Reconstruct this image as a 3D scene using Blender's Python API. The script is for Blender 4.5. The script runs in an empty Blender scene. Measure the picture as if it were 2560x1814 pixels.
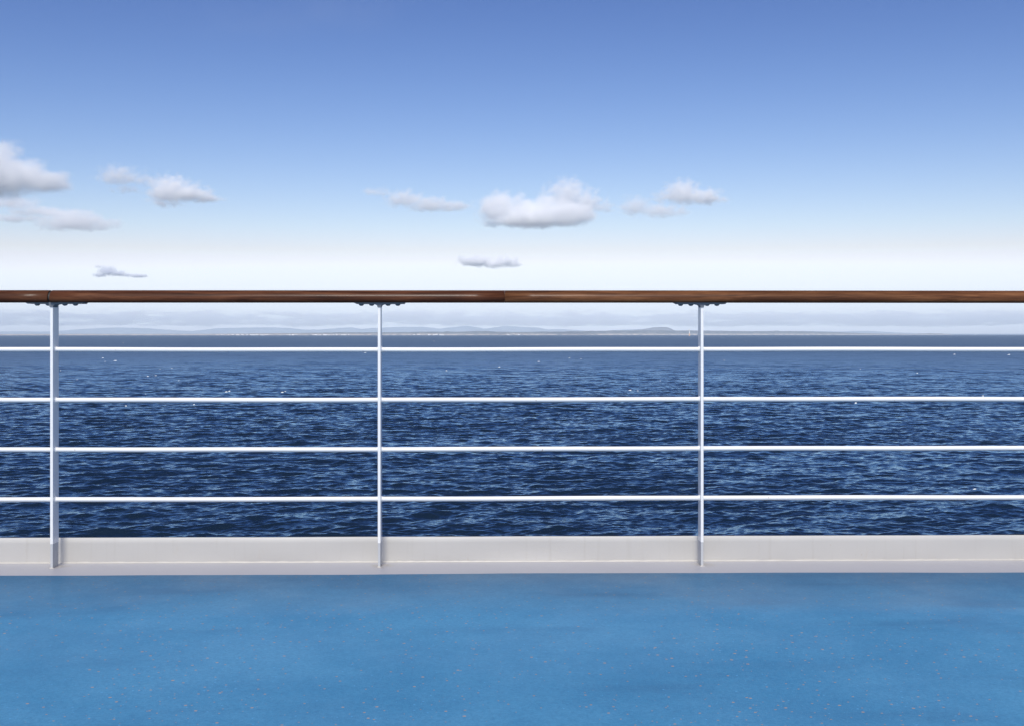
import bpy, bmesh, math, random
import numpy as np
from mathutils import Vector, Matrix

random.seed(7)
rng = np.random.default_rng(11)
SC = bpy.context.scene
COL = SC.collection
R = math.radians

# ------------------------------------------------------------------ camera frame (photo is 2560 x 1814)
F_PX = 2750.0
EYE = 12.0
YAW = R(0.9)
HORIZON = 836.0
FWD = Vector((math.sin(YAW), math.cos(YAW), 0))
RGT = Vector((math.cos(YAW), -math.sin(YAW), 0))
CAM = Vector((0, 0, EYE))

cam_d = bpy.data.cameras.new('camera')
cam = bpy.data.objects.new('camera', cam_d)
COL.objects.link(cam)
cam.location = CAM
cam.rotation_euler = (R(90), 0, -YAW)
cam_d.sensor_width = 36
cam_d.lens = 36 * F_PX / 2560
cam_d.shift_y = -(907 - HORIZON) / 2560
cam_d.clip_start = 0.05
cam_d.clip_end = 200000
SC.camera = cam


def at(px, py, depth):
    """world point seen at photo pixel (px, py) at a depth along the view axis"""
    return CAM + FWD * depth + RGT * ((px - 1280) / F_PX * depth) + Vector((0, 0, (HORIZON - py) / F_PX * depth))


def x_on(px, y):
    d = FWD + RGT * ((px - 1280) / F_PX)
    return y / d.y * d.x


# ------------------------------------------------------------------ helpers
def tag(o, label=None, cat=None, group=None, kind=None):
    if label: o['label'] = label
    if cat: o['category'] = cat
    if group: o['group'] = group
    if kind: o['kind'] = kind
    return o


def empty(name, loc):
    o = bpy.data.objects.new(name, None)
    COL.objects.link(o)
    o.location = loc
    return o


def obj(name, bm, mat, parent=None, smooth=False, offset=None):
    """link a bmesh given in world coordinates as one object (under parent, keeping its place)"""
    me = bpy.data.meshes.new(name)
    if smooth:
        for f in bm.faces: f.smooth = True
    bm.normal_update()
    bm.to_mesh(me)
    bm.free()
    o = bpy.data.objects.new(name, me)
    COL.objects.link(o)
    if mat: me.materials.append(mat)
    if parent:
        o.parent = parent
        w = Vector((0, 0, 0)); p = parent
        while p:
            w += p.location; p = p.parent
        o.location = -w
    return o


def box(bm, x0, x1, y0, y1, z0, z1, bevel=0):
    r = bmesh.ops.create_cube(bm, size=1)
    vs = r['verts']
    for v in vs:
        v.co = Vector(((x0 + x1) / 2 + v.co.x * (x1 - x0), (y0 + y1) / 2 + v.co.y * (y1 - y0), (z0 + z1) / 2 + v.co.z * (z1 - z0)))
    if bevel:
        es = list({e for v in vs for e in v.link_edges})
        bmesh.ops.bevel(bm, geom=es, offset=bevel, segments=2, profile=0.6, affect='EDGES')


def sweep(bm, prof, stations, closed=True, caps=True):
    """prof: list of (y, z); stations: list of (x, dy, dz, scale)"""
    rings = []
    for (x, dy, dz, s) in stations:
        rings.append([bm.verts.new((x, dy + p[0] * s, dz + p[1] * s)) for p in prof])
    n = len(prof)
    for a, b in zip(rings[:-1], rings[1:]):
        for i in range(n if closed else n - 1):
            j = (i + 1) % n
            bm.faces.new((a[i], a[j], b[j], b[i]))
    if caps:
        bm.faces.new(list(reversed(rings[0])))
        bm.faces.new(rings[-1])
    bmesh.ops.recalc_face_normals(bm, faces=bm.faces[:])


def tube(bm, rad, stations, seg=20):
    sweep(bm, [(rad * math.cos(2 * math.pi * i / seg), rad * math.sin(2 * math.pi * i / seg)) for i in range(seg)], stations)


def grid_mesh(name, P, mat, wrap=False, smooth=True):
    """P: (rows, cols, 3) array"""
    r, c = P.shape[:2]
    idx = np.arange(r * c).reshape(r, c)
    if wrap:
        idx = np.concatenate([idx, idx[:, :1]], axis=1)
    q = np.stack([idx[:-1, :-1], idx[:-1, 1:], idx[1:, 1:], idx[1:, :-1]], axis=-1).reshape(-1, 4)
    me = bpy.data.meshes.new(name)
    me.vertices.add(r * c)
    me.vertices.foreach_set('co', P.reshape(-1).astype(np.float32))
    nf = len(q)
    me.loops.add(nf * 4)
    me.loops.foreach_set('vertex_index', q.reshape(-1).astype(np.int32))
    me.polygons.add(nf)
    me.polygons.foreach_set('loop_start', np.arange(0, nf * 4, 4, dtype=np.int32))
    me.polygons.foreach_set('loop_total', np.full(nf, 4, dtype=np.int32))
    if smooth:
        me.polygons.foreach_set('use_smooth', np.ones(nf, dtype=bool))
    me.update(calc_edges=True)
    me.validate()
    o = bpy.data.objects.new(name, me)
    COL.objects.link(o)
    me.materials.append(mat)
    return o


# ------------------------------------------------------------------ node helpers
class NT:
    def __init__(self, tree):
        self.t = tree; self.n = tree.nodes; self.l = tree.links
        self.n.clear()

    def new(self, typ, **kw):
        nd = self.n.new(typ)
        for k, v in kw.items():
            setattr(nd, k, v)
        return nd

    def put(self, sock, v):
        if hasattr(v, 'is_output') or isinstance(v, bpy.types.NodeSocket):
            self.l.new(v, sock)
        elif v is not None:
            sock.default_value = v

    def math(self, op, a, b=None, c=None, clamp=False):
        nd = self.new('ShaderNodeMath', operation=op, use_clamp=clamp)
        self.put(nd.inputs[0], a)
        if b is not None: self.put(nd.inputs[1], b)
        if c is not None: self.put(nd.inputs[2], c)
        return nd.outputs[0]

    def vmath(self, op, a, b=None, scale=None):
        nd = self.new('ShaderNodeVectorMath', operation=op)
        self.put(nd.inputs[0], a)
        if b is not None: self.put(nd.inputs[1], b)
        if scale is not None: self.put(nd.inputs['Scale'], scale)
        return nd.outputs['Value'] if op in ('LENGTH', 'DOT_PRODUCT', 'DISTANCE') else nd.outputs['Vector']

    def noise(self, vec, scale, detail=2, rough=0.5, out='Fac', dist=0.0, dims='3D'):
        nd = self.new('ShaderNodeTexNoise', noise_dimensions=dims)
        self.put(nd.inputs['Vector'], vec)
        nd.inputs['Scale'].default_value = scale
        nd.inputs['Detail'].default_value = detail
        nd.inputs['Roughness'].default_value = rough
        nd.inputs['Distortion'].default_value = dist
        return nd.outputs[out]

    def mapping(self, vec, scale=(1, 1, 1), rot=(0, 0, 0), loc=(0, 0, 0)):
        nd = self.new('ShaderNodeMapping')
        self.put(nd.inputs['Vector'], vec)
        nd.inputs['Scale'].default_value = scale
        nd.inputs['Rotation'].default_value = rot
        nd.inputs['Location'].default_value = loc
        return nd.outputs[0]

    def ramp(self, f, stops, interp='LINEAR'):
        nd = self.new('ShaderNodeValToRGB')
        self.put(nd.inputs[0], f)
        cr = nd.color_ramp
        cr.interpolation = interp
        while len(cr.elements) < len(stops): cr.elements.new(0.5)
        for e, (p, c) in zip(cr.elements, stops):
            e.position = p
            e.color = tuple(c) + (1,) if len(c) == 3 else c
        return nd.outputs[0]

    def mix(self, f, a, b, mode='MIX'):
        nd = self.new('ShaderNodeMix', data_type='RGBA', blend_type=mode)
        self.put(nd.inputs[0], f)
        self.put(nd.inputs[6], a if not isinstance(a, tuple) else tuple(a) + (1,))
        self.put(nd.inputs[7], b if not isinstance(b, tuple) else tuple(b) + (1,))
        return nd.outputs[2]

    def smooth(self, v, a, b, t0=0.0, t1=1.0):
        nd = self.new('ShaderNodeMapRange', interpolation_type='SMOOTHSTEP')
        self.put(nd.inputs[0], v)
        for i, q in enumerate((a, b, t0, t1)): nd.inputs[1 + i].default_value = q
        return nd.outputs[0]


def material(name):
    m = bpy.data.materials.new(name)
    m.use_nodes = True
    return m, NT(m.node_tree)


def surface(name, base, rough=0.5, spec=0.5, metal=0.0, coat=0.0, coat_rough=0.1, normal=None, ior=None):
    """base may be a colour or a function(nt) -> socket; rough likewise"""
    m, nt = material(name)
    p = nt.new('ShaderNodeBsdfPrincipled')
    o = nt.new('ShaderNodeOutputMaterial')
    nt.l.new(p.outputs[0], o.inputs[0])
    b = base(nt) if callable(base) else tuple(base) + (1,)
    nt.put(p.inputs['Base Color'], b)
    nt.put(p.inputs['Roughness'], rough(nt) if callable(rough) else rough)
    p.inputs['Specular IOR Level'].default_value = spec
    p.inputs['Metallic'].default_value = metal
    p.inputs['Coat Weight'].default_value = coat
    p.inputs['Coat Roughness'].default_value = coat_rough
    if ior: p.inputs['IOR'].default_value = ior
    if normal:
        nt.put(p.inputs['Normal'], normal(nt))
    return m


def pos(nt):
    return nt.new('ShaderNodeNewGeometry').outputs['Position']


def bump(nt, h, strength, dist):
    b = nt.new('ShaderNodeBump')
    nt.put(b.inputs['Height'], h)
    b.inputs['Strength'].default_value = strength
    b.inputs['Distance'].default_value = dist
    return b.outputs[0]


# ------------------------------------------------------------------ light
SUN_EL = R(50)
SUN_AZ = R(184)          # compass from +Y, behind the camera
world = bpy.data.worlds.new('World')
SC.world = world
world.use_nodes = True
w = NT(world.node_tree)
sky = w.new('ShaderNodeTexSky', sky_type='NISHITA')
sky.sun_disc = False
sky.sun_elevation = SUN_EL
sky.sun_rotation = SUN_AZ
sky.altitude = 0
sky.air_density = 1.0
sky.dust_density = 0.6
sky.ozone_density = 2.5
bg = w.new('ShaderNodeBackground')
# deep clear northern sky: more contrast between the blue overhead and the white horizon
sx = w.new('ShaderNodeSeparateColor')
w.l.new(sky.outputs[0], sx.inputs[0])
def chan(i, g, k):
    v = w.math('MULTIPLY', sx.outputs[i], 0.12)
    return w.math('MULTIPLY', w.math('POWER', v, g), k / 0.12)
sr, sg, sb = chan(0, 2.08, 2.45), chan(1, 1.87, 1.43), chan(2, 1.55, 1.21)
sb = w.math('MAXIMUM', sb, w.math('MULTIPLY', sr, 1.10))
sg = w.math('MINIMUM', sg, w.math('MULTIPLY', w.math('ADD', sr, sb), 0.5))
sg = w.math('MAXIMUM', sg, w.math('MULTIPLY', sr, 1.03))
sr, sg, sb = (w.math('MINIMUM', q_, lim / 0.12) for q_, lim in ((sr, 1.03), (sg, 1.09), (sb, 1.14)))
cc = w.new('ShaderNodeCombineColor')
for i, q in enumerate((sr, sg, sb)): w.l.new(q, cc.inputs[i])
w.l.new(cc.outputs[0], bg.inputs[0])
bg.inputs[1].default_value = 0.12
wo = w.new('ShaderNodeOutputWorld')
w.l.new(bg.outputs[0], wo.inputs[0])

sun_d = bpy.data.lights.new('sun', 'SUN')
sun_d.energy = 4.2
sun_d.angle = R(16)
sun_d.color = (1.0, 0.95, 0.87)
sun = bpy.data.objects.new('sun', sun_d)
COL.objects.link(sun)
sdir = Vector((math.sin(SUN_AZ) * math.cos(SUN_EL), math.cos(SUN_AZ) * math.cos(SUN_EL), math.sin(SUN_EL)))
sun.rotation_euler = sdir.to_track_quat('Z', 'Y').to_euler()
sun.location = (0, -20, 60)

SC.view_settings.view_transform = 'Standard'
SC.view_settings.look = 'None'
SC.view_settings.exposure = 0.0
SC.view_settings.gamma = 1
SC.cycles.use_denoising = True
SC.cycles.max_bounces = 28
SC.cycles.volume_bounces = 26
SC.cycles.diffuse_bounces = 4
SC.cycles.glossy_bounces = 4
SC.cycles.volume_max_steps = 256

# ------------------------------------------------------------------ haze
HX = 45000.0
hz_m, nt = material('haze_air')
pv = nt.new('ShaderNodeVolumePrincipled')
pv.inputs['Color'].default_value = (0.72, 0.85, 0.98, 1)
pv.inputs['Density'].default_value = 2.7e-5
pv.inputs['Anisotropy'].default_value = -0.3
ho = nt.new('ShaderNodeOutputMaterial')
nt.l.new(pv.outputs[0], ho.inputs['Volume'])
bm = bmesh.new()
box(bm, -HX, HX, -HX, HX, -9, 700)
haze = tag(obj('haze', bm, hz_m), 'pale blue haze over the open sea', 'haze', kind='stuff')

# ------------------------------------------------------------------ sea
def far(nt, a, b):
    """0 near the ship, 1 out at sea: waves too fine for the mesh count as roughness there"""
    d = nt.vmath('LENGTH', nt.vmath('MULTIPLY', pos(nt), (1, 1, 0)))
    return nt.smooth(nt.math('LOGARITHM', d, 10.0), math.log10(a), math.log10(b))


def water_normal(nt):
    g = nt.new('ShaderNodeNewGeometry')
    p = g.outputs['Position']
    acc = g.outputs['Normal']
    fine = nt.math('SUBTRACT', 1.0, nt.math('MULTIPLY', far(nt, 250, 2500), 0.75))
    for (sc, amp, rot, sx, k) in ((0.11, 0.16, 14, 0.40, 0), (0.5, 0.20, -8, 0.42, 0), (2.4, 0.26, 15, 0.45, 1), (7.0, 0.18, -5, 0.5, 1)):
        v = nt.mapping(p, scale=(sx, 1, 1), rot=(0, 0, R(rot)))
        c = nt.noise(v, sc, 2.0, 0.55, out='Color')
        d = nt.vmath('SUBTRACT', c, (0.5, 0.5, 0.5))
        d = nt.vmath('MULTIPLY', d, (amp * 1.0, amp * 2.0, 0.0))
        if k: d = nt.vmath('SCALE', d, scale=fine)
        acc = nt.vmath('ADD', acc, d)
    return nt.vmath('NORMALIZE', acc)


M_sea, nt = material('sea_water')
nrm = water_normal(nt)
gust = nt.smooth(nt.noise(nt.mapping(pos(nt), scale=(0.35, 1, 1), rot=(0, 0, R(8))), 0.0045, 4, 0.6), 0.38, 0.66)
rgh = nt.math('ADD', 0.15, nt.math('MULTIPLY', far(nt, 150, 1800), nt.math('ADD', 0.27, nt.math('MULTIPLY', gust, 0.10))))
df = nt.new('ShaderNodeBsdfDiffuse'); df.inputs[0].default_value = (0.0065, 0.0150, 0.027, 1)
gl = nt.new('ShaderNodeBsdfGlossy'); gl.inputs[0].default_value = (0.62, 0.83, 1.0, 1)
fr = nt.new('ShaderNodeFresnel'); fr.inputs[0].default_value = 1.58
for n_ in (gl, fr): nt.put(n_.inputs['Normal'], nrm)
nt.put(gl.inputs['Roughness'], rgh)
mx = nt.new('ShaderNodeMixShader')
# a rough distant sea shows mostly the wave faces turned to the eye, which mirror less than a flat one
nt.put(mx.inputs[0], nt.math('MULTIPLY', fr.outputs[0], nt.math('SUBTRACT', 1.0, nt.math('MULTIPLY', far(nt, 110, 1800), 0.50))))
nt.l.new(df.outputs[0], mx.inputs[1]); nt.l.new(gl.outputs[0], mx.inputs[2])
oo = nt.new('ShaderNodeOutputMaterial'); nt.l.new(mx.outputs[0], oo.inputs[0])


def build_sea():
    off = np.concatenate([np.arange(0.75, 8, 0.15), np.arange(8, 30, 0.28), np.arange(30, 260, 0.26), np.arange(260, 640, 0.5)])
    r = EYE * F_PX / off[::-1]
    r = np.concatenate([np.geomspace(7.0, r[0] * 0.997, 260), r])
    a_in = np.linspace(R(-34), R(34), 1120) + YAW
    a_out = np.linspace(a_in[-1], a_in[0] + 2 * math.pi, 90)[1:-1]
    a = np.concatenate([a_in, a_out])
    A, RR = np.meshgrid(a, r)
    X = RR * np.sin(A); Y = RR * np.cos(A)
    dr = np.gradient(r)[:, None]
    Z = np.zeros_like(X); DX = np.zeros_like(X); DY = np.zeros_like(X)
    nw = 110
    lam = 0.35 * (8.0 / 0.35) ** (np.arange(nw) / (nw - 1.0))
    X = X.astype(np.float32); Y = Y.astype(np.float32)
    for L in lam:
        th = R(-90) + R(14) + rng.normal(0, R(27))
        k = 2 * math.pi / L
        kx, ky = k * math.cos(th), k * math.sin(th)
        steep = 0.019 if L > 3 else 0.031
        amp = steep / k
        # waves finer than the grid fade out (the shading carries them there)
        fade = np.clip((L / np.maximum(dr, 0.02) - 2.0) / 2.0, 0, 1) * (r[:, None] < 2600)
        u = np.nonzero(fade[:, 0] > 0)[0]
        sl = slice(u[0], u[-1] + 1)
        f32 = (amp * fade[sl]).astype(np.float32)
        ph = np.float32(kx) * X[sl] + np.float32(ky) * Y[sl] + np.float32(rng.uniform(0, 6.283))
        Z[sl] += f32 * np.cos(ph)
        q = f32 * np.sin(ph) * 0.75
        DX[sl] -= q * math.cos(th); DY[sl] -= q * math.sin(th)
    calm = np.clip((RR - 8) / 8, 0, 1)
    P = np.stack([X + DX * calm, Y + DY * calm, Z * calm], axis=-1)
    return grid_mesh('sea', P, M_sea, wrap=True)


sea = tag(build_sea(), 'deep blue choppy sea reaching to the horizon', 'sea', kind='structure')

# ------------------------------------------------------------------ far land
def fbm1(x, seed, scales, amps):
    g = np.random.default_rng(seed)
    out = np.zeros_like(x)
    for s, a in zip(scales, amps):
        for _ in range(5):
            out += a / 2.2 * np.sin(x / s * 6.283 * g.uniform(0.6, 1.5) + g.uniform(0, 6.283))
    return out


def land(name, prof, dist, depth, mat, seed, rough, label, cat, shore=0.3, lo=-1500, hi=4100, n=900, m=22):
    px = np.linspace(lo, hi, n)
    py = np.interp(px, [p[0] for p in prof], [p[1] for p in prof])
    d0 = np.interp(px, [p[0] for p in dist], [p[1] for p in dist])
    P = np.zeros((m, n, 3))
    for j in range(m):
        v = j / (m - 1.0)
        d = d0 + depth * v + fbm1(px, seed + 5, [300, 90], [0.05 * depth, 0.03 * depth]) * (1 - v)
        dpk = d0 + depth * 0.5
        H = (HORIZON - py) / F_PX * dpk + EYE            # height that puts the crest where the photo has it
        up = 1 - abs(v - 0.5) / 0.5
        shape = up ** shore if v <= 0.5 else up
        lump = fbm1(px + v * 170, seed + j, [120, 40, 14], [rough * 0.5, rough * 0.35, rough * 0.25]) * min(1, up * 1.5)
        z = -3 + (H + 3) * shape + lump * np.clip(H, 0, None) * 0.12 * (0.4 if abs(v - .5) < .06 else 1.0)
        lat = (px - 1280) / F_PX * d
        P[j, :, 0] = FWD.x * d + RGT.x * lat
        P[j, :, 1] = FWD.y * d + RGT.y * lat
        P[j, :, 2] = z
    return tag(grid_mesh(name, P, mat, smooth=False), label, cat, kind='structure')


def land_mat(name, low, mid, high, zl, zh, ns):
    def base(nt):
        p = pos(nt)
        z = nt.new('ShaderNodeSeparateXYZ'); nt.put(z.inputs[0], p)
        n1 = nt.noise(p, ns, 4, 0.6)
        zz = nt.math('ADD', z.outputs[2], nt.math('MULTIPLY', nt.math('SUBTRACT', n1, 0.5), (zh - zl) * 1.2))
        f = nt.smooth(zz, zl, zh)
        c = nt.mix(f, low, mid)
        n2 = nt.smooth(nt.noise(p, ns * 2.3, 3, 0.6), 0.45, 0.62)
        return nt.mix(n2, c, high)
    return surface(name, base, rough=0.9, spec=0.1)


M_mount = land_mat('mountain_rock', (0.28, 0.33, 0.38), (0.34, 0.39, 0.44), (0.25, 0.30, 0.35), 20, 200, 0.0012)
M_coast = land_mat('coast_ground', (0.48, 0.44, 0.40), (0.15, 0.18, 0.21), (0.24, 0.26, 0.28), 8, 26, 0.006)
M_hill = land_mat('hill_heath', (0.25, 0.28, 0.32), (0.29, 0.32, 0.36), (0.22, 0.25, 0.28), 20, 80, 0.004)

land('mountains', [(-1500, 826), (-700, 822), (-200, 828), (0, 829), (60, 828.5), (100, 829.5), (140, 828), (190, 824), (250, 820), (300, 819), (350, 820), (420, 824), (450, 826.5), (480, 828), (540, 821), (600, 819), (680, 818.5), (720, 820), (760, 824), (800, 824), (850, 819.5), (880, 818.5), (905, 823), (930, 820), (1000, 817.5), (1060, 817), (1100, 822), (1130, 817.5), (1167, 814.5), (1190, 817.5), (1210, 822), (1240, 818), (1262, 814.5), (1300, 817), (1340, 818.5), (1370, 824), (1400, 823), (1440, 825), (1490, 829), (1540, 825), (1600, 823), (1700, 827), (1900, 831), (2010, 827.5), (2100, 829), (2170, 827), (2250, 832), (2330, 834.5), (4100, 835)],
     [(-1500, 38500), (4100, 38500)], 5000, M_mount, 3, 0.5, 'range of pale blue mountains beyond the low coast', 'mountains', shore=0.6)
land('tableland_hill', [(1380, 845), (1500, 832), (1575, 826.5), (1605, 823), (1637, 818), (1652, 817), (1667, 817.3), (1675, 819.5), (1684, 825), (1700, 829), (1760, 845)],
     [(1300, 17500), (1800, 17500)], 2200, M_hill, 21, 0.3, 'flat topped grey hill rising above the low coast', 'hill', shore=0.7, lo=1400, hi=1760, n=240)
land('coast', [(-1500, 833), (-300, 835.0), (0, 835.6), (150, 835.2), (480, 835.4), (640, 834.2), (810, 832.3), (850, 831), (900, 831.4), (1000, 831), (1050, 830), (1150, 829.5), (1200, 828.2), (1240, 829.5), (1290, 830.5), (1400, 829), (1430, 828), (1450, 829), (1478, 827.3), (1486, 828), (1520, 827), (1580, 826.6), (1740, 826.5), (1800, 827.5), (1900, 828.4), (1990, 827.6), (2010, 829), (2100, 831), (2150, 833), (2200, 834.3), (2280, 835.6), (2320, 833.6), (2352, 834), (2375, 836), (2400, 840), (4100, 842)],
     [(-1500, 11000), (0, 11500), (1000, 13000), (1700, 15000), (2100, 18500), (2400, 23000), (4100, 24000)], 1500, M_coast, 9, 1.0, 'long low coastline on the horizon', 'coast', shore=0.42, n=1500)

M_wallw = surface('white_render', lambda nt: nt.mix(nt.noise(pos(nt), 0.2, 2), (0.72, 0.72, 0.70), (0.82, 0.81, 0.79)), rough=0.8)
M_roof = surface('roof_tile', lambda nt: nt.mix(nt.noise(pos(nt), 0.3, 2), (0.28, 0.13, 0.09), (0.22, 0.20, 0.19)), rough=0.8)

SHORE = [(-1500, 11000), (0, 11500), (1000, 13000), (1700, 15000), (2100, 18500), (2400, 23000)]
def house(px, up, wdt, hgt, label, group):
    d = float(np.interp(px, [p[0] for p in SHORE], [p[1] for p in SHORE])) + 60 + up * 70
    c = at(px, HORIZON, d)
    z0 = 1 + up * 4.0
    bm = bmesh.new()
    box(bm, c.x - wdt / 2, c.x + wdt / 2, c.y - 5, c.y + 5, z0 - 4, z0 + hgt)
    o = obj('shore_house', bm, M_wallw)
    bm = bmesh.new()
    vs = [bm.verts.new((c.x + sx * (wdt / 2 + 0.4), c.y + sy * 5.6 , z0 + hgt)) for sx in (-1, 1) for sy in (-1, 1)]
    t = [bm.verts.new((c.x + sx * (wdt / 2 + 0.4), c.y, z0 + hgt + 3.4)) for sx in (-1, 1)]
    bm.faces.new((vs[0], vs[2], t[1], t[0])); bm.faces.new((vs[1], t[0], t[1], vs[3]))
    bm.faces.new((vs[0], t[0], vs[1])); bm.faces.new((vs[2], vs[3], t[1])); bm.faces.new((vs[0], vs[1], vs[3], vs[2]))
    bmesh.ops.recalc_face_normals(bm, faces=bm.faces[:])
    obj('roof', bm, M_roof, o)
    tag(o, label, 'house', group)


for i in range(44):
    px = 545 + (945 - 545) * (i + random.uniform(-0.45, 0.45)) / 44
    house(px, random.uniform(0, 0.5), random.uniform(18, 42), random.uniform(8, 12), 'tiny white house on the hazy shoreline left of the middle railing post', 'houses along the low western shoreline')
for i in range(48):
    px = 960 + (1330 - 960) * (i + random.uniform(-0.45, 0.45)) / 48
    house(px, random.choice((0.1, 0.4, 1.2, 2.2)) + random.uniform(0, 0.4), random.uniform(17, 36), random.uniform(8, 13), 'tiny white house on the hazy shore right of the middle railing post', 'houses along the shore under the twin peaks')
for i in range(40):
    px = random.choice((random.gauss(1460, 35), random.gauss(1600, 28), random.gauss(1640, 22)))
    house(min(px, 1700), random.uniform(0.2, 3.2), random.uniform(17, 36), random.uniform(8, 13), 'tiny white house on the slope below the flat topped hill', 'houses below the flat topped hill')

# ------------------------------------------------------------------ beacon, lighthouse, boat
M_white = surface('white_tower_paint', lambda nt: nt.mix(nt.noise(pos(nt), 0.3, 3), (0.80, 0.80, 0.78), (0.86, 0.85, 0.83)), rough=0.6)
M_buff = surface('buff_tower_paint', lambda nt: nt.mix(nt.noise(pos(nt), 0.3, 3), (0.72, 0.46, 0.30), (0.78, 0.54, 0.38)), rough=0.7)
M_dark = surface('lantern_glass', (0.05, 0.06, 0.08), rough=0.2)


def lathe(bm, c, prof, seg=20):
    rings = [[bm.verts.new((c.x + r * math.cos(6.28318 * i / seg), c.y + r * math.sin(6.28318 * i / seg), z)) for i in range(seg)] for (r, z) in prof]
    for a, b in zip(rings[:-1], rings[1:]):
        for i in range(seg):
            j = (i + 1) % seg
            bm.faces.new((a[i], a[j], b[j], b[i]))
    bm.faces.new(list(reversed(rings[0]))); bm.faces.new(rings[-1])
    bmesh.ops.recalc_face_normals(bm, faces=bm.faces[:])


c = at(1723.5, HORIZON, 8200); c.z = 0
t = tag(empty('sea_beacon', c), 'tall white beacon tower with a buff foot standing in the sea before the coast', 'beacon')
bm = bmesh.new(); lathe(bm, c, [(4.8, -3), (4.8, 2), (4.4, 3), (4.1, 17.5), (4.3, 18), (4.3, 19)]); obj('base', bm, M_buff, t)
bm = bmesh.new(); lathe(bm, c, [(3.2, 19), (2.6, 34), (2.7, 39), (4.2, 41.5)]); obj('tower', bm, M_white, t)
bm = bmesh.new(); lathe(bm, c, [(5.2, 41.5), (5.6, 42), (5.6, 44), (5.2, 44.4)]); g = obj('gallery', bm, M_white, t)
bm = bmesh.new(); lathe(bm, c, [(3.4, 44.4), (3.4, 48), (3.9, 48.4), (0.4, 51)]); obj('lantern', bm, M_white, t)

c = at(2343, HORIZON, 23400); c.z = 18
t = tag(empty('lighthouse', c), 'distant white lighthouse on the low tip of the coast', 'lighthouse')
bm = bmesh.new(); lathe(bm, c, [(7, 10), (6, 22), (5, 40), (6.5, 41), (6.5, 43)]); obj('tower', bm, M_white, t)
bm = bmesh.new(); lathe(bm, c, [(4.5, 43), (4.5, 48), (5, 48.5), (0.5, 52)]); obj('lantern', bm, M_white, t)

c = at(2438.5, HORIZON, 26000); c.z = 0
t = tag(empty('boat', c), 'tiny white boat alone on the horizon past the end of the land', 'boat')
bm = bmesh.new()
sweep(bm, [(-5, -1), (5, -1), (6.5, 5.5), (-6.5, 5.5)], [(c.x - 20, c.y, 0, 0.8), (c.x - 16, c.y, 0, 1), (c.x + 12, c.y, 0, 1), (c.x + 18, c.y, 0, 0.6), (c.x + 23, c.y, 1.2, 0.08)])
obj('hull', bm, M_white, t)
bm = bmesh.new(); box(bm, c.x - 13, c.x + 8, c.y - 5, c.y + 5, 5.5, 13.5); box(bm, c.x - 4, c.x + 7, c.y - 4, c.y + 4, 13.5, 18); obj('cabin', bm, M_white, t)
bm = bmesh.new(); lathe(bm, c + Vector((-1, 0, 0)), [(0.8, 18), (0.4, 29)], 8); obj('mast', bm, M_white, t)

# ------------------------------------------------------------------ foam on the sea
M_foam = surface('sea_foam', lambda nt: nt.mix(nt.noise(pos(nt), 3, 4), (0.62, 0.68, 0.72), (0.85, 0.86, 0.86)), rough=0.9)
bm = bmesh.new()
caps = [(566, 979, 7, 3), (574, 977, 5, 2.2), (706, 980, 7, 3), (713, 978, 5, 2), (1574, 975, 8, 2.6), (1592, 977, 8, 3), (1650, 952, 5, 2), (287, 902, 10, 2), (257, 895, 5, 2), (263, 904, 3, 1.5), (388, 939, 9, 2), (370, 940, 4, 1.5), (1116, 926, 4, 2), (1247, 917, 7, 1.6), (1345, 904, 8, 1.2), (1423, 895, 4, 2), (1452, 897, 3, 1.5), (315, 1014, 7, 2.4), (454, 1037, 6, 2), (486, 1010, 4, 2), (447, 951, 4, 1.6), (2432, 1222, 9, 3.4), (912, 882, 7, 1.6), (2150, 922, 3, 1.6), (2292, 932, 3, 1.6), (2138, 1006, 5, 2.2), (2384, 886, 8, 1.4), (2520, 887, 9, 1.4), (2455, 989, 6, 2), (430, 920, 3, 1.5), (152, 926, 3, 1.4), (1810, 901, 3, 1.5), (1085, 853, 3, 1.2), (1864, 853, 3, 1.2), ]
for _ in range(10):
    caps.append((random.uniform(-500, 3000), 838 + 150 * random.random() ** 1.6 + 6, random.uniform(2, 4), random.uniform(0.9, 1.5)))
for (px, py, wd, ht) in caps:
    d = EYE * F_PX / (py - HORIZON)
    s = d / F_PX
    c = at(px, py, d)
    c = c - FWD * 0.3
    n = 9
    top, bot, bak = [], [], []
    for i in range(n):
        u = i / (n - 1.0)
        prof = math.sin(math.pi * u) ** 0.6 * random.uniform(0.55, 1.0)
        x = (u - 0.5) * wd * s
        lift = (u - 0.5) * wd * s * 0.22
        hgt = ht * 0.55 * s * prof
        top.append(bm.verts.new(c + RGT * x + FWD * (0.5 * hgt) + Vector((0, 0, 0.05 + lift + hgt))))
        bot.append(bm.verts.new(c + RGT * x - FWD * (0.2 * hgt) + Vector((0, 0, -0.5 + lift))))
        bak.append(bm.verts.new(c + RGT * x + FWD * (0.4 + 2.0 * hgt) + Vector((0, 0, -0.5 + lift))))
    for i in range(n - 1):
        bm.faces.new((bot[i], bot[i + 1], top[i + 1], top[i]))
        bm.faces.new((top[i], top[i + 1], bak[i + 1], bak[i]))
bmesh.ops.recalc_face_normals(bm, faces=bm.faces[:])
tag(obj('whitecap_foam', bm, M_foam, smooth=True), 'scattered flecks of white foam on the wave crests', 'foam', kind='stuff')

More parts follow.
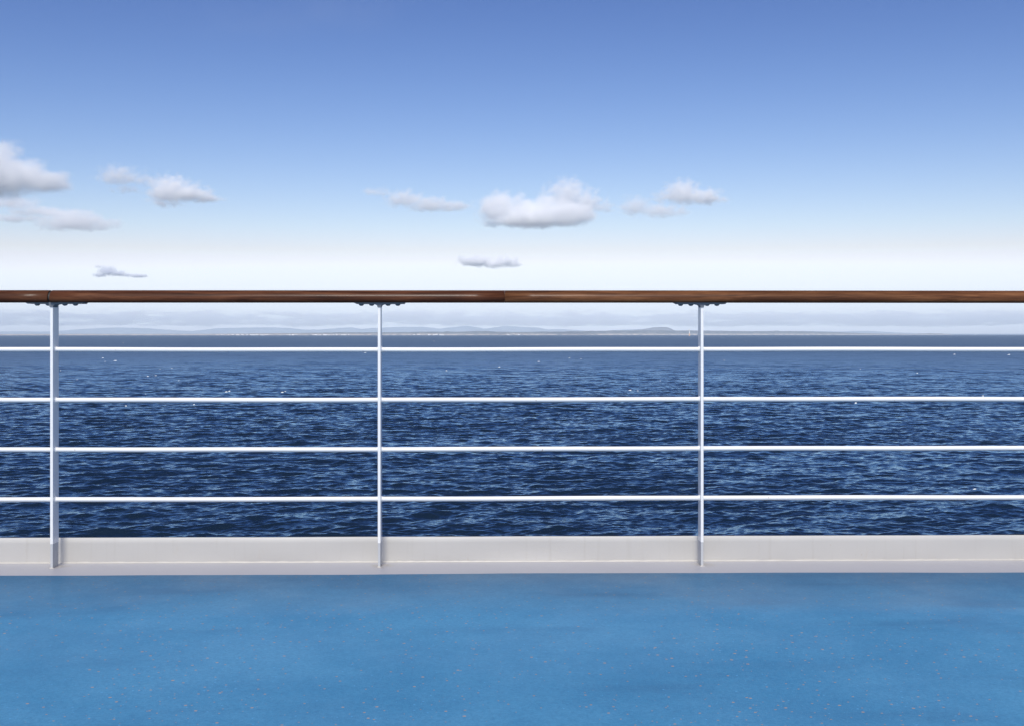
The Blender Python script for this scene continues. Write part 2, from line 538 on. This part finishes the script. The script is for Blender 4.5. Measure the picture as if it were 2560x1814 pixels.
# ------------------------------------------------------------------ clouds
def cloud_mat(name, lobes, size, dens, seed, amp, gain, col, nscale):
    m, nt = material(name)
    p = nt.new('ShaderNodeTexCoord').outputs['Object']
    n_w = nt.noise(nt.mapping(p, loc=(seed * 13.7, seed * 5.1, 0)), nscale * 0.6, 2, 0.5, out='Color')
    warp = nt.vmath('MULTIPLY', nt.vmath('SUBTRACT', n_w, (0.5, 0.5, 0.5)), (size * 0.28, size * 0.28, size * 0.12))
    q = nt.vmath('ADD', p, warp)
    acc = None
    for (lx, ly, lz, rx, ry, rz, wgt) in lobes:
        d = nt.vmath('SUBTRACT', q, (lx, ly, lz))
        s = nt.new('ShaderNodeSeparateXYZ'); nt.put(s.inputs[0], d)
        z = s.outputs[2]
        # flat base: the lower half of a lobe is squashed
        zz = nt.math('MAXIMUM', z, nt.math('MULTIPLY', z, -1.6))
        cb = nt.new('ShaderNodeCombineXYZ')
        nt.put(cb.inputs[0], nt.math('DIVIDE', s.outputs[0], rx))
        nt.put(cb.inputs[1], nt.math('DIVIDE', s.outputs[1], ry))
        nt.put(cb.inputs[2], nt.math('DIVIDE', zz, rz))
        ln = nt.vmath('LENGTH', cb.outputs[0])
        f = nt.math('MULTIPLY', nt.math('SUBTRACT', 1.0, ln), wgt)
        acc = f if acc is None else nt.math('MAXIMUM', acc, f)
    n1 = nt.noise(nt.mapping(p, loc=(seed * 3.1, seed * 7.7, seed * 1.3), scale=(1, 1, 1.35)), nscale, 5, 0.62)
    v = nt.math('ADD', acc, nt.math('MULTIPLY', nt.math('SUBTRACT', n1, 0.5), amp))
    d = nt.smooth(v, 0.02, gain)
    pv = nt.new('ShaderNodeVolumePrincipled')
    pv.inputs['Color'].default_value = tuple(col) + (1,)
    pv.inputs['Anisotropy'].default_value = -0.5
    nt.put(pv.inputs['Density'], nt.math('MULTIPLY', d, dens))
    o = nt.new('ShaderNodeOutputMaterial')
    nt.l.new(pv.outputs[0], o.inputs['Volume'])
    m.cycles.volume_step_rate = 0.35
    return m


def cloud(lobes_px, depth, tau, label, seed, amp=1.7, gain=0.75, col=(0.998, 0.998, 0.998), ndetail=6.5):
    cx = sum(l[0] for l in lobes_px) / len(lobes_px); cy = sum(l[1] for l in lobes_px) / len(lobes_px)
    c = at(cx, cy, depth)
    k = depth / F_PX
    lobes = []
    for (px, py, rx, rz, wgt) in lobes_px:
        lobes.append(((px - cx) * k, random.uniform(-0.1, 0.1) * rx * k, (cy - py) * k, rx * 1.25 * k, rx * 0.8 * k, rz * 1.25 * k, wgt))
    size = max(l[3] for l in lobes)
    bm = bmesh.new()
    for (lx, ly, lz, rx, ry, rz, wgt) in lobes:
        r = bmesh.ops.create_icosphere(bm, subdivisions=3, radius=1)
        for v in r['verts']:
            zf = rz * 1.25 if v.co.z > 0 else rz * 0.85
            v.co = Vector((lx + v.co.x * rx * 1.25, ly + v.co.y * ry * 1.2, lz + v.co.z * zf))
    tmp = bpy.data.meshes.new('cloud_hull'); bm.to_mesh(tmp); bm.free()
    o = bpy.data.objects.new('cloud', tmp); COL.objects.link(o)
    md = o.modifiers.new('join', 'REMESH'); md.mode = 'VOXEL'; md.voxel_size = size * 0.09
    dg = bpy.context.evaluated_depsgraph_get()
    me = bpy.data.meshes.new_from_object(o.evaluated_get(dg))
    o.modifiers.clear()
    o.data = me
    bpy.data.meshes.remove(tmp)
    me.name = 'cloud'
    o.location = c
    me.materials.clear()
    me.materials.append(cloud_mat('cloud_vapour', lobes, size, 1.6 * tau / size, seed, amp, gain, col, ndetail / size / 2))
    tag(o, label, 'cloud', 'small clouds over the sea')
    return o


cloud([(-60, 442, 150, 84, 1.0), (35, 448, 95, 58, 1.0), (100, 460, 80, 33, 1.0), (150, 468, 45, 16, 0.9)], 9200, 5.0, 'large grey white cloud cut by the left edge of the photo', 1)
cloud([(20, 508, 80, 16, 0.7), (95, 530, 70, 16, 0.8), (185, 558, 85, 30, 1.0), (255, 565, 45, 18, 0.8), (40, 548, 80, 11, 0.6)], 12300, 2.6, 'long thin grey cloud just under the large cloud at the left edge', 2)
cloud([(300, 445, 55, 30, 0.9), (355, 450, 40, 24, 0.6), (320, 474, 40, 12, 0.5)], 9900, 1.3, 'faint ragged wisp to the left of the bright lens shaped cloud', 3)
cloud([(425, 482, 55, 40, 1.0), (475, 488, 55, 28, 0.9), (515, 497, 40, 14, 0.8), (410, 508, 40, 14, 0.5)], 9600, 3.0, 'bright lens shaped cloud in the upper left sky', 4)
cloud([(250, 689, 16, 6, 0.9), (249, 668, 12, 5, 0.5), (270, 680, 22, 13, 1.0), (295, 685, 22, 8, 0.9), (318, 689, 15, 5, 0.8), (345, 691, 24, 5, 0.8)], 22500, 4.5, 'little dark grey cloud low over the left end of the handrail', 5, amp=2.3, ndetail=11, col=(0.93, 0.94, 0.965))
cloud([(950, 483, 38, 12, 0.6), (1015, 502, 50, 26, 0.8), (1075, 515, 55, 22, 0.9), (1130, 518, 40, 18, 0.9)], 10900, 2.0, 'slanting thin cloud left of the big central cloud', 6)
cloud([(1245, 525, 52, 46, 1.0), (1310, 535, 60, 44, 1.0), (1370, 530, 55, 52, 1.0), (1425, 540, 60, 34, 1.0), (1330, 552, 110, 24, 1.0)], 12300, 6.0, 'big bright white cloud in the middle of the sky', 7)
cloud([(1420, 495, 50, 48, 1.0), (1460, 510, 50, 40, 0.9), (1500, 520, 40, 18, 0.6)], 12900, 1.7, 'paler cloud puff rising behind the big central cloud', 8)
cloud([(1590, 520, 42, 30, 0.9), (1650, 530, 55, 22, 0.8), (1690, 532, 40, 15, 0.6)], 10800, 1.5, 'dim flat cloud between the big central cloud and the rightmost cloud', 9)
cloud([(1710, 488, 52, 36, 1.0), (1760, 497, 50, 24, 0.9), (1670, 495, 40, 20, 0.5)], 9900, 2.3, 'rightmost small cloud, rounded and pale', 10)
cloud([(1190, 655, 42, 16, 1.0), (1232, 662, 40, 12, 0.8), (1262, 655, 30, 18, 0.9), (1285, 662, 20, 10, 0.8)], 20000, 5.0, 'small white cloud low over the handrail under the big cloud', 11)

cloud([(640, 60, 260, 60, 0.8), (820, 20, 240, 70, 1.0), (930, 70, 130, 40, 0.6)], 33000, 0.055, 'barely visible veil of thin high cloud at the top edge of the sky', 12, amp=1.6, gain=1.2)
cloud([(640, 610, 180, 30, 0.8), (520, 590, 120, 26, 0.7)], 24000, 0.14, 'faint milky veil of thin cloud low in the sky left of the middle', 13, amp=1.8, gain=1.2)

# low bank of cloud along the horizon
bk_m, nt = material('cloud_bank_vapour')
p = nt.new('ShaderNodeTexCoord').outputs['Object']
sp = nt.new('ShaderNodeSeparateXYZ'); nt.put(sp.inputs[0], p)
z = sp.outputs[2]
n_big = nt.noise(nt.mapping(p, scale=(0.00022, 0.0001, 0.0016)), 1.0, 4, 0.6)
n_fin = nt.noise(nt.mapping(p, scale=(0.0011, 0.0003, 0.0055)), 1.0, 4, 0.65)
edge = nt.math('MULTIPLY', nt.smooth(z, 250, 500), nt.math('SUBTRACT', 1.0, nt.smooth(z, 750, 1280)))
f = nt.math('ADD', nt.math('MULTIPLY', n_big, 0.42), nt.math('MULTIPLY', n_fin, 0.66))
f = nt.math('ADD', f, nt.math('MULTIPLY', edge, 0.16))
f = nt.smooth(f, 0.615, 0.72)
f = nt.math('MULTIPLY', f, nt.math('ADD', nt.math('MULTIPLY', edge, 0.9), 0.05))
pv = nt.new('ShaderNodeVolumePrincipled')
pv.inputs['Color'].default_value = (0.998, 0.998, 0.998, 1)
pv.inputs['Anisotropy'].default_value = -0.62
nt.put(pv.inputs['Density'], nt.math('MULTIPLY', f, 0.0011))
o_ = nt.new('ShaderNodeOutputMaterial')
nt.l.new(pv.outputs[0], o_.inputs['Volume'])
bk_m.cycles.volume_step_rate = 0.04
bm = bmesh.new()
box(bm, -34000, 34000, 47000, 49500, 120, 1320)
tag(obj('cloud_bank', bm, bk_m), 'low streaky bank of pale cloud along the horizon', 'cloud bank', kind='stuff')

# ------------------------------------------------------------------ ship
YP = 4.4 * math.cos(YAW)         # front face of the posts
ZS = EYE - 0.928                 # steel margin plate
ZP = EYE + 0.1265                # underside of the handrail
YB = YP + 0.030                  # axis of the bars
X0, X1 = -6.0, 6.0

def dirty_white(name, a, b, rough=0.35, stain=(0.42, 0.36, 0.28), amt=0.25, feet=(), rust=0.0, runs=0.0):
    def base(nt):
        p = pos(nt)
        c = nt.mix(nt.noise(p, 5.0, 4, 0.6), a, b)
        s = nt.smooth(nt.noise(nt.mapping(p, scale=(1, 1, 0.35)), 22, 5, 0.65), 0.60, 0.80)
        c = nt.mix(nt.math('MULTIPLY', s, amt), c, stain)
        for (fx, fy, fz) in feet:            # grime that has run down and gathered round the foot of a post
            d = nt.vmath('LENGTH', nt.vmath('MULTIPLY', nt.vmath('SUBTRACT', p, (fx, fy, fz)), (1, 1, 0.7)))
            g = nt.smooth(nt.math('ADD', d, nt.math('MULTIPLY', nt.math('SUBTRACT', nt.noise(p, 24, 4, 0.65), 0.5), 0.09)), 0.006, 0.058, 1.0, 0.0)
            c = nt.mix(nt.math('MULTIPLY', g, 0.42), c, (0.27, 0.235, 0.18))
        if runs:
            rm = nt.smooth(nt.noise(nt.mapping(p, scale=(1, 1, 0.05)), 34, 4, 0.6), 0.54, 0.74)
            c = nt.mix(nt.math('MULTIPLY', rm, runs), c, (0.27, 0.235, 0.19))
        if rust:
            rs = nt.smooth(nt.noise(nt.mapping(p, scale=(1, 1, 0.5)), 70, 2, 0.5), 0.735, 0.80)
            c = nt.mix(nt.math('MULTIPLY', rs, rust), c, (0.30, 0.17, 0.09))
        return c
    def nrm(nt):
        return bump(nt, nt.noise(pos(nt), 90, 3, 0.6), 0.12, 0.002)
    return surface(name, base, rough=rough, spec=0.5, normal=nrm)


FEET = [(x_on(p_, YP) + 0.012, YP + 0.03, ZS) for p_ in (128.7, 947.8, 1755.5)]
M_rail = dirty_white('railing_white_paint', (0.74, 0.74, 0.735), (0.79, 0.79, 0.78), 0.3, amt=0.12, rust=0.7)
M_post_shade = dirty_white('post_shade_grey', (0.42, 0.44, 0.46), (0.48, 0.49, 0.50), 0.45, amt=0.4)  # white post paint greyed: shade on the lower post put into the colour
M_coam = dirty_white('coaming_paint', (0.425, 0.416, 0.398), (0.465, 0.454, 0.432), 0.5, amt=0.4, rust=0.25, runs=0.14)
M_strip = dirty_white('margin_plate_paint', (0.33, 0.332, 0.365), (0.365, 0.367, 0.395), 0.4, amt=0.25, feet=FEET)
M_weld = dirty_white('weld_paint', (0.40, 0.385, 0.36), (0.46, 0.445, 0.41), 0.4, amt=0.3)
M_steel = surface('grey_plate_paint', lambda nt: nt.mix(nt.noise(pos(nt), 60, 3), (0.10, 0.115, 0.135), (0.16, 0.18, 0.20)), rough=0.45)
M_hull = surface('hull_paint', lambda nt: nt.mix(nt.noise(pos(nt), 1.5, 4), (0.66, 0.66, 0.65), (0.72, 0.72, 0.71)), rough=0.4)


def wood(name, dark, mid, light, seed, coat_r):
    def base(nt):
        p = nt.mapping(pos(nt), scale=(1.6, 26, 26), loc=(seed, seed * 2.3, seed * 0.7))
        g = nt.noise(p, 2.2, 6, 0.62, dist=0.6)
        c = nt.ramp(g, [(0.28, dark), (0.5, mid), (0.72, light)])
        pores = nt.smooth(nt.noise(nt.mapping(pos(nt), scale=(9, 260, 260), loc=(seed, 0, 0)), 3, 3), 0.55, 0.72)
        c = nt.mix(nt.math('MULTIPLY', pores, 0.55), c, tuple(v * 0.45 for v in dark))
        patch = nt.noise(nt.mapping(pos(nt), scale=(1.3, 4, 4), loc=(0, seed, 0)), 1.4, 2)
        return nt.mix(nt.math('MULTIPLY', nt.smooth(patch, 0.45, 0.65), 0.35), c, dark)
    def nrm(nt):
        return bump(nt, nt.noise(nt.mapping(pos(nt), scale=(6, 160, 160)), 3, 4), 0.10, 0.001)
    return surface(name, base, rough=0.5, spec=0.08, coat=0.10, coat_rough=coat_r, normal=nrm)


M_wood_a = wood('varnished_wood_dark', (0.022, 0.008, 0.004), (0.074, 0.026, 0.012), (0.140, 0.056, 0.025), 1.7, 0.20)
M_wood_b = wood('varnished_wood_light', (0.036, 0.013, 0.006), (0.118, 0.047, 0.019), (0.220, 0.100, 0.044), 4.1, 0.22)
M_seal = surface('black_joint_rubber', (0.012, 0.013, 0.014), rough=0.6)

# deck ------------------------------------------------------------
def deck_base(nt):
    p = pos(nt)
    c = nt.mix(nt.smooth(nt.noise(p, 1.6, 8, 0.70), 0.30, 0.70), (0.047, 0.198, 0.365), (0.078, 0.260, 0.440))
    brush = nt.noise(nt.mapping(p, scale=(30, 5, 1), rot=(0, 0, R(24))), 4, 3, 0.6)
    c = nt.mix(nt.math('MULTIPLY', nt.math('SUBTRACT', brush, 0.35), 0.35, clamp=True), c, (0.066, 0.225, 0.430))
    scuff = nt.smooth(nt.noise(nt.mapping(p, scale=(0.7, 2.2, 1), rot=(0, 0, R(-6))), 2.2, 5, 0.62), 0.52, 0.78)
    c = nt.mix(nt.math('MULTIPLY', scuff, 0.5), c, (0.034, 0.120, 0.240))
    fine = nt.noise(p, 110, 4, 0.7)
    c = nt.mix(nt.math('MULTIPLY', nt.math('SUBTRACT', fine, 0.38), 1.5, clamp=True), c, (0.026, 0.115, 0.240))
    grit = nt.smooth(nt.noise(p, 260, 2, 0.6), 0.56, 0.70)
    c = nt.mix(nt.math('MULTIPLY', grit, 0.30), c, (0.14, 0.34, 0.52))
    for (scale, thr, rad, colr, sd) in ((27, 0.48, 0.060, (0.44, 0.25, 0.10), 0.0), (19, 0.66, 0.056, (0.46, 0.27, 0.13), 5.3), (45, 0.88, 0.09, (0.10, 0.33, 0.60), 9.1)):
        v = nt.new('ShaderNodeTexVoronoi', voronoi_dimensions='2D', feature='F1')
        nt.put(v.inputs['Vector'], nt.mapping(p, scale=(0.85, 1.05, 1), loc=(sd, sd, 0), rot=(0, 0, R(17 + sd * 7))))
        v.inputs['Scale'].default_value = scale
        s = nt.new('ShaderNodeSeparateColor'); nt.put(s.inputs[0], v.outputs['Color'])
        on = nt.math('GREATER_THAN', s.outputs[0], thr)
        dens = nt.math('GREATER_THAN', nt.math('ADD', nt.noise(p, 1.8, 2), nt.math('MULTIPLY', s.outputs[2], 0.3)), 0.56)
        r = nt.math('MULTIPLY', nt.math('ADD', s.outputs[1], 0.35), rad)
        dot = nt.math('LESS_THAN', v.outputs['Distance'], r)
        f = nt.math('MULTIPLY', nt.math('MULTIPLY', on, dot), nt.math('MULTIPLY', dens, 0.75))
        c = nt.mix(f, c, colr)
    return c


def deck_rough(nt):
    return nt.smooth(nt.noise(pos(nt), 2.0, 4, 0.6), 0.3, 0.7, 0.34, 0.50)


M_deck = surface('blue_deck_coating', deck_base, rough=deck_rough, spec=0.1, normal=lambda nt: bump(nt, nt.noise(pos(nt), 130, 3, 0.6), 0.18, 0.002))

YD = 4.253 * math.cos(YAW)
n = 240
xs = np.linspace(-14, 14, n)
wob = 0.006 * np.sin(xs * 1.9 + 0.6) + 0.003 * np.sin(xs * 5.1 + 1.1) + 0.0012 * np.sin(xs * 13)
ys = [-9, -4, -1, 1, 2, 3, 3.6]
P = np.zeros((len(ys) + 2, n, 3))
for j, y in enumerate(ys):
    P[j, :, 0] = xs; P[j, :, 1] = y; P[j, :, 2] = ZS + 0.005
P[-2, :, 0] = xs; P[-2, :, 1] = YD + wob; P[-2, :, 2] = ZS + 0.005
P[-1, :, 0] = xs; P[-1, :, 1] = YD + wob + 0.003; P[-1, :, 2] = ZS + 0.0005
tag(grid_mesh('deck', P, M_deck, smooth=False), 'blue painted ship deck with orange flecks', 'deck', kind='structure')

YC = 4.497 * math.cos(YAW)       # inner face of the coaming
bm = bmesh.new()
box(bm, -14, 14, 3.5, YC + 0.004, ZS - 0.012, ZS)
tag(obj('margin_plate', bm, M_strip), 'pale lavender steel strip along the edge of the deck', 'deck edge', kind='structure')
bm = bmesh.new()
box(bm, -14, 14, -9, YC + 0.006, -2.0, ZS - 0.016)
tag(obj('ship_hull', bm, M_hull), 'white side of the ship below the deck', 'hull', kind='structure')

ZC = EYE - (1340.3 - HORIZON) / F_PX * 4.497
n = 300
xs = np.linspace(-14, 14, n)
buck = 0.0022 * np.sin(xs * 2 * math.pi / 0.65 + 0.3) + 0.0018 * np.sin(xs * 2.3 + 1) + 0.0012 * np.sin(xs * 7.7)
prof = [(0.0, ZS), (0.0, ZS + 0.02), (0.0, ZS + 0.05), (0.0, ZS + 0.08), (0.0, ZC - 0.003), (0.003, ZC), (0.009, ZC), (0.012, ZC - 0.003), (0.012, ZS - 0.2)]
P = np.zeros((len(prof), n, 3))
for j, (dy, zz) in enumerate(prof):
    wgt = 0.0 if j == 0 else (1.0 if 1 <= j <= 3 else 0.5)
    P[j, :, 0] = xs; P[j, :, 1] = YC + dy + buck * wgt; P[j, :, 2] = zz
coam = tag(grid_mesh('coaming', P[::-1], M_coam), 'low off white steel kerb plate along the deck edge behind the railing posts', 'kerb')
bm = bmesh.new()
st = []
x = -14.0
while x < 14:
    st.append((x, YC - 0.001, ZS + 0.001, 1.0 + random.uniform(-0.28, 0.28)))
    x += random.uniform(0.012, 0.03)
tube(bm, 0.0055, st, 8)
obj('weld_seam', bm, M_weld, coam, smooth=True)

# railing ----------------------------------------------------------
rail = tag(empty('deck_railing', (0, YB, ZS)), 'white ship railing with a brown wooden handrail and four bars', 'railing')
posts_px = [128.7, 947.8, 1755.5]
PX = [x_on(p, YP) for p in posts_px]
PX = [PX[0] - 1.42] + PX + [PX[2] + 1.42]
plates = [(-0.1, 0.1), (-0.106, 0.128), (-0.1035, 0.1025), (-0.112, 0.098), (-0.1, 0.1)]
bolts = [(-0.073, -0.032, 0.034, 0.073), (-0.064, -0.0205, 0.0455, 0.0875), (-0.073, -0.032, 0.034, 0.073), (-0.0835, -0.042, 0.0235, 0.063), (-0.073, -0.032, 0.034, 0.073)]
ZF = EYE - 0.832                 # top of the lower post end that is coloured as shaded
BAR_Z = [EYE - (p - HORIZON) * 4.43 / F_PX for p in (874, 998, 1121.3, 1245)]
BAR_R = 0.0096
YH = YP + 0.018                  # handrail axis

for k, x in enumerate(PX):
    T = 0.0109
    bm = bmesh.new(); box(bm, x - T / 2, x + T / 2, YP, YP + 0.060, ZF, ZP - 0.006, bevel=0.0012)
    post = obj('post', bm, M_rail, rail)
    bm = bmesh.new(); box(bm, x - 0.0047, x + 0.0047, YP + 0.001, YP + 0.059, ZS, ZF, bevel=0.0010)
    obj('post_shaded_end', bm, M_post_shade, post)  # lower end of the post, split off to carry the painted shade
    # weld at the foot
    bm = bmesh.new()
    st = []
    for i in range(13):
        a = i / 12.0
        st.append((x - 0.009 + 0.018 * a, YP + 0.0005, ZS, 0.5 + 0.6 * math.sin(math.pi * a) + random.uniform(-0.1, 0.1)))
    tube(bm, 0.0042, st, 8)
    obj('weld', bm, M_weld, post, smooth=True)
    # plate under the handrail with its fillets
    a, b = plates[k]
    bm = bmesh.new()
    pr = [(a, 0), (a + 0.012, -0.0062), (-0.026, -0.0068), (-0.015, -0.0085), (-0.0085, -0.0125), (-0.0062, -0.020), (0.0062, -0.020), (0.0085, -0.0125), (0.015, -0.0085), (0.026, -0.0068), (b - 0.004, -0.0062), (b, -0.001), (b, 0)]
    v0 = [bm.verts.new((x + px_, YP - 0.002, ZP + pz_ + 0.0008)) for px_, pz_ in pr]
    v1 = [bm.verts.new((x + px_, YP + 0.044, ZP + pz_ + 0.0008)) for px_, pz_ in pr]
    bm.faces.new(v0); bm.faces.new(list(reversed(v1)))
    for i in range(len(pr)):
        j = (i + 1) % len(pr)
        bm.faces.new((v0[i], v1[i], v1[j], v0[j]))
    bmesh.ops.recalc_face_normals(bm, faces=bm.faces[:])
    obj('mounting_plate', bm, M_steel, post)
    for bx in bolts[k]:
        bm = bmesh.new()
        lathe(bm, Vector((x + bx, YP + 0.020, 0)), [(0.0102, ZP - 0.0055), (0.0100, ZP - 0.0085), (0.0082, ZP - 0.0108), (0.0050, ZP - 0.0126), (0.0015, ZP - 0.0132)], 14)
        obj('bolt', bm, M_steel, post, smooth=True)
for zb in BAR_Z:
    bm = bmesh.new()
    st = []
    xs_ = [X0 + (X1 - X0) * i / 120.0 for i in range(121)]
    xs_ = [(x, 1.0) for x in xs_ if min(abs(x - q) for q in PX) > 0.016]
    for q in PX:                 # weld fillets where the bar runs into each post
        xs_ += [(q + sg_ * o_, sc_) for sg_ in (-1, 1) for o_, sc_ in ((0.0135, 1.0), (0.0095, 1.12), (0.0070, 1.30), (0.0050, 1.38))]
    for x, sc_ in sorted(xs_):
        st.append((x, YB + 0.0006 * math.sin(x * 2.9 + zb * 7), zb + 0.0009 * math.sin(x * 1.7 + zb * 31) + 0.0004 * math.sin(x * 6.1 + zb * 11), sc_))
    tube(bm, BAR_R, st, 22)
    obj('bar', bm, M_rail, rail, smooth=True)

# handrail: loaf shaped section, 72 mm wide and 49 mm high
HH = 0.0492
hp = []
half = [(0.0, 0.0), (0.020, 0.0), (0.0285, 0.0012), (0.0335, 0.0048), (0.0358, 0.0105), (0.0362, 0.0165), (0.0350, 0.0235), (0.0318, 0.0310), (0.0268, 0.0378), (0.0200, 0.0433), (0.0120, 0.0474), (0.0040, HH), ]
ringp = [(-y, z) for (y, z) in half] + [(y, z) for (y, z) in reversed(half[1:])]


def handrail(xa, xb, mat, bevel):
    bm = bmesh.new()
    n = max(8, int((xb - xa) / 0.12))
    zc = HH / 2
    st = []
    for i in range(n + 1):
        x = xa + (xb - xa) * i / n
        st.append((x, YH, ZP + zc + 0.0003 * math.sin(x * 1.3 + 0.5), 1.0))
    if bevel[0]: st = [(xa - 0.0012, YH, st[0][2], 0.95)] + st
    if bevel[1]: st = st + [(xb + 0.0012, YH, st[-1][2], 0.95)]
    sweep(bm, [(y, z - zc) for y, z in ringp], st)
    o = obj('handrail', bm, mat, rail, smooth=False)
    for f in o.data.polygons:
        f.use_smooth = abs(f.normal.x) < 0.5
    return o


xj = x_on(120.5, YH - 0.034)
xk = x_on(1262, YH - 0.034)
handrail(X0, xj - 0.0048, M_wood_a, (0, 1))['label'] = 'reddish brown handrail length left of the black joint'
handrail(xj + 0.0048, xk - 0.0003, M_wood_a, (1, 0))['label'] = 'dark reddish handrail length between the black joint and the middle'
handrail(xk + 0.0003, X1, M_wood_b, (0, 0))['label'] = 'lighter brown handrail length with plain grain'
bm = bmesh.new()
sweep(bm, [(y * 0.82, (z - HH / 2) * 0.82) for y, z in ringp], [(xj - 0.0050, YH, ZP + HH / 2, 1), (xj + 0.0050, YH, ZP + HH / 2, 1)])
obj('joint_seal', bm, M_seal, rail)
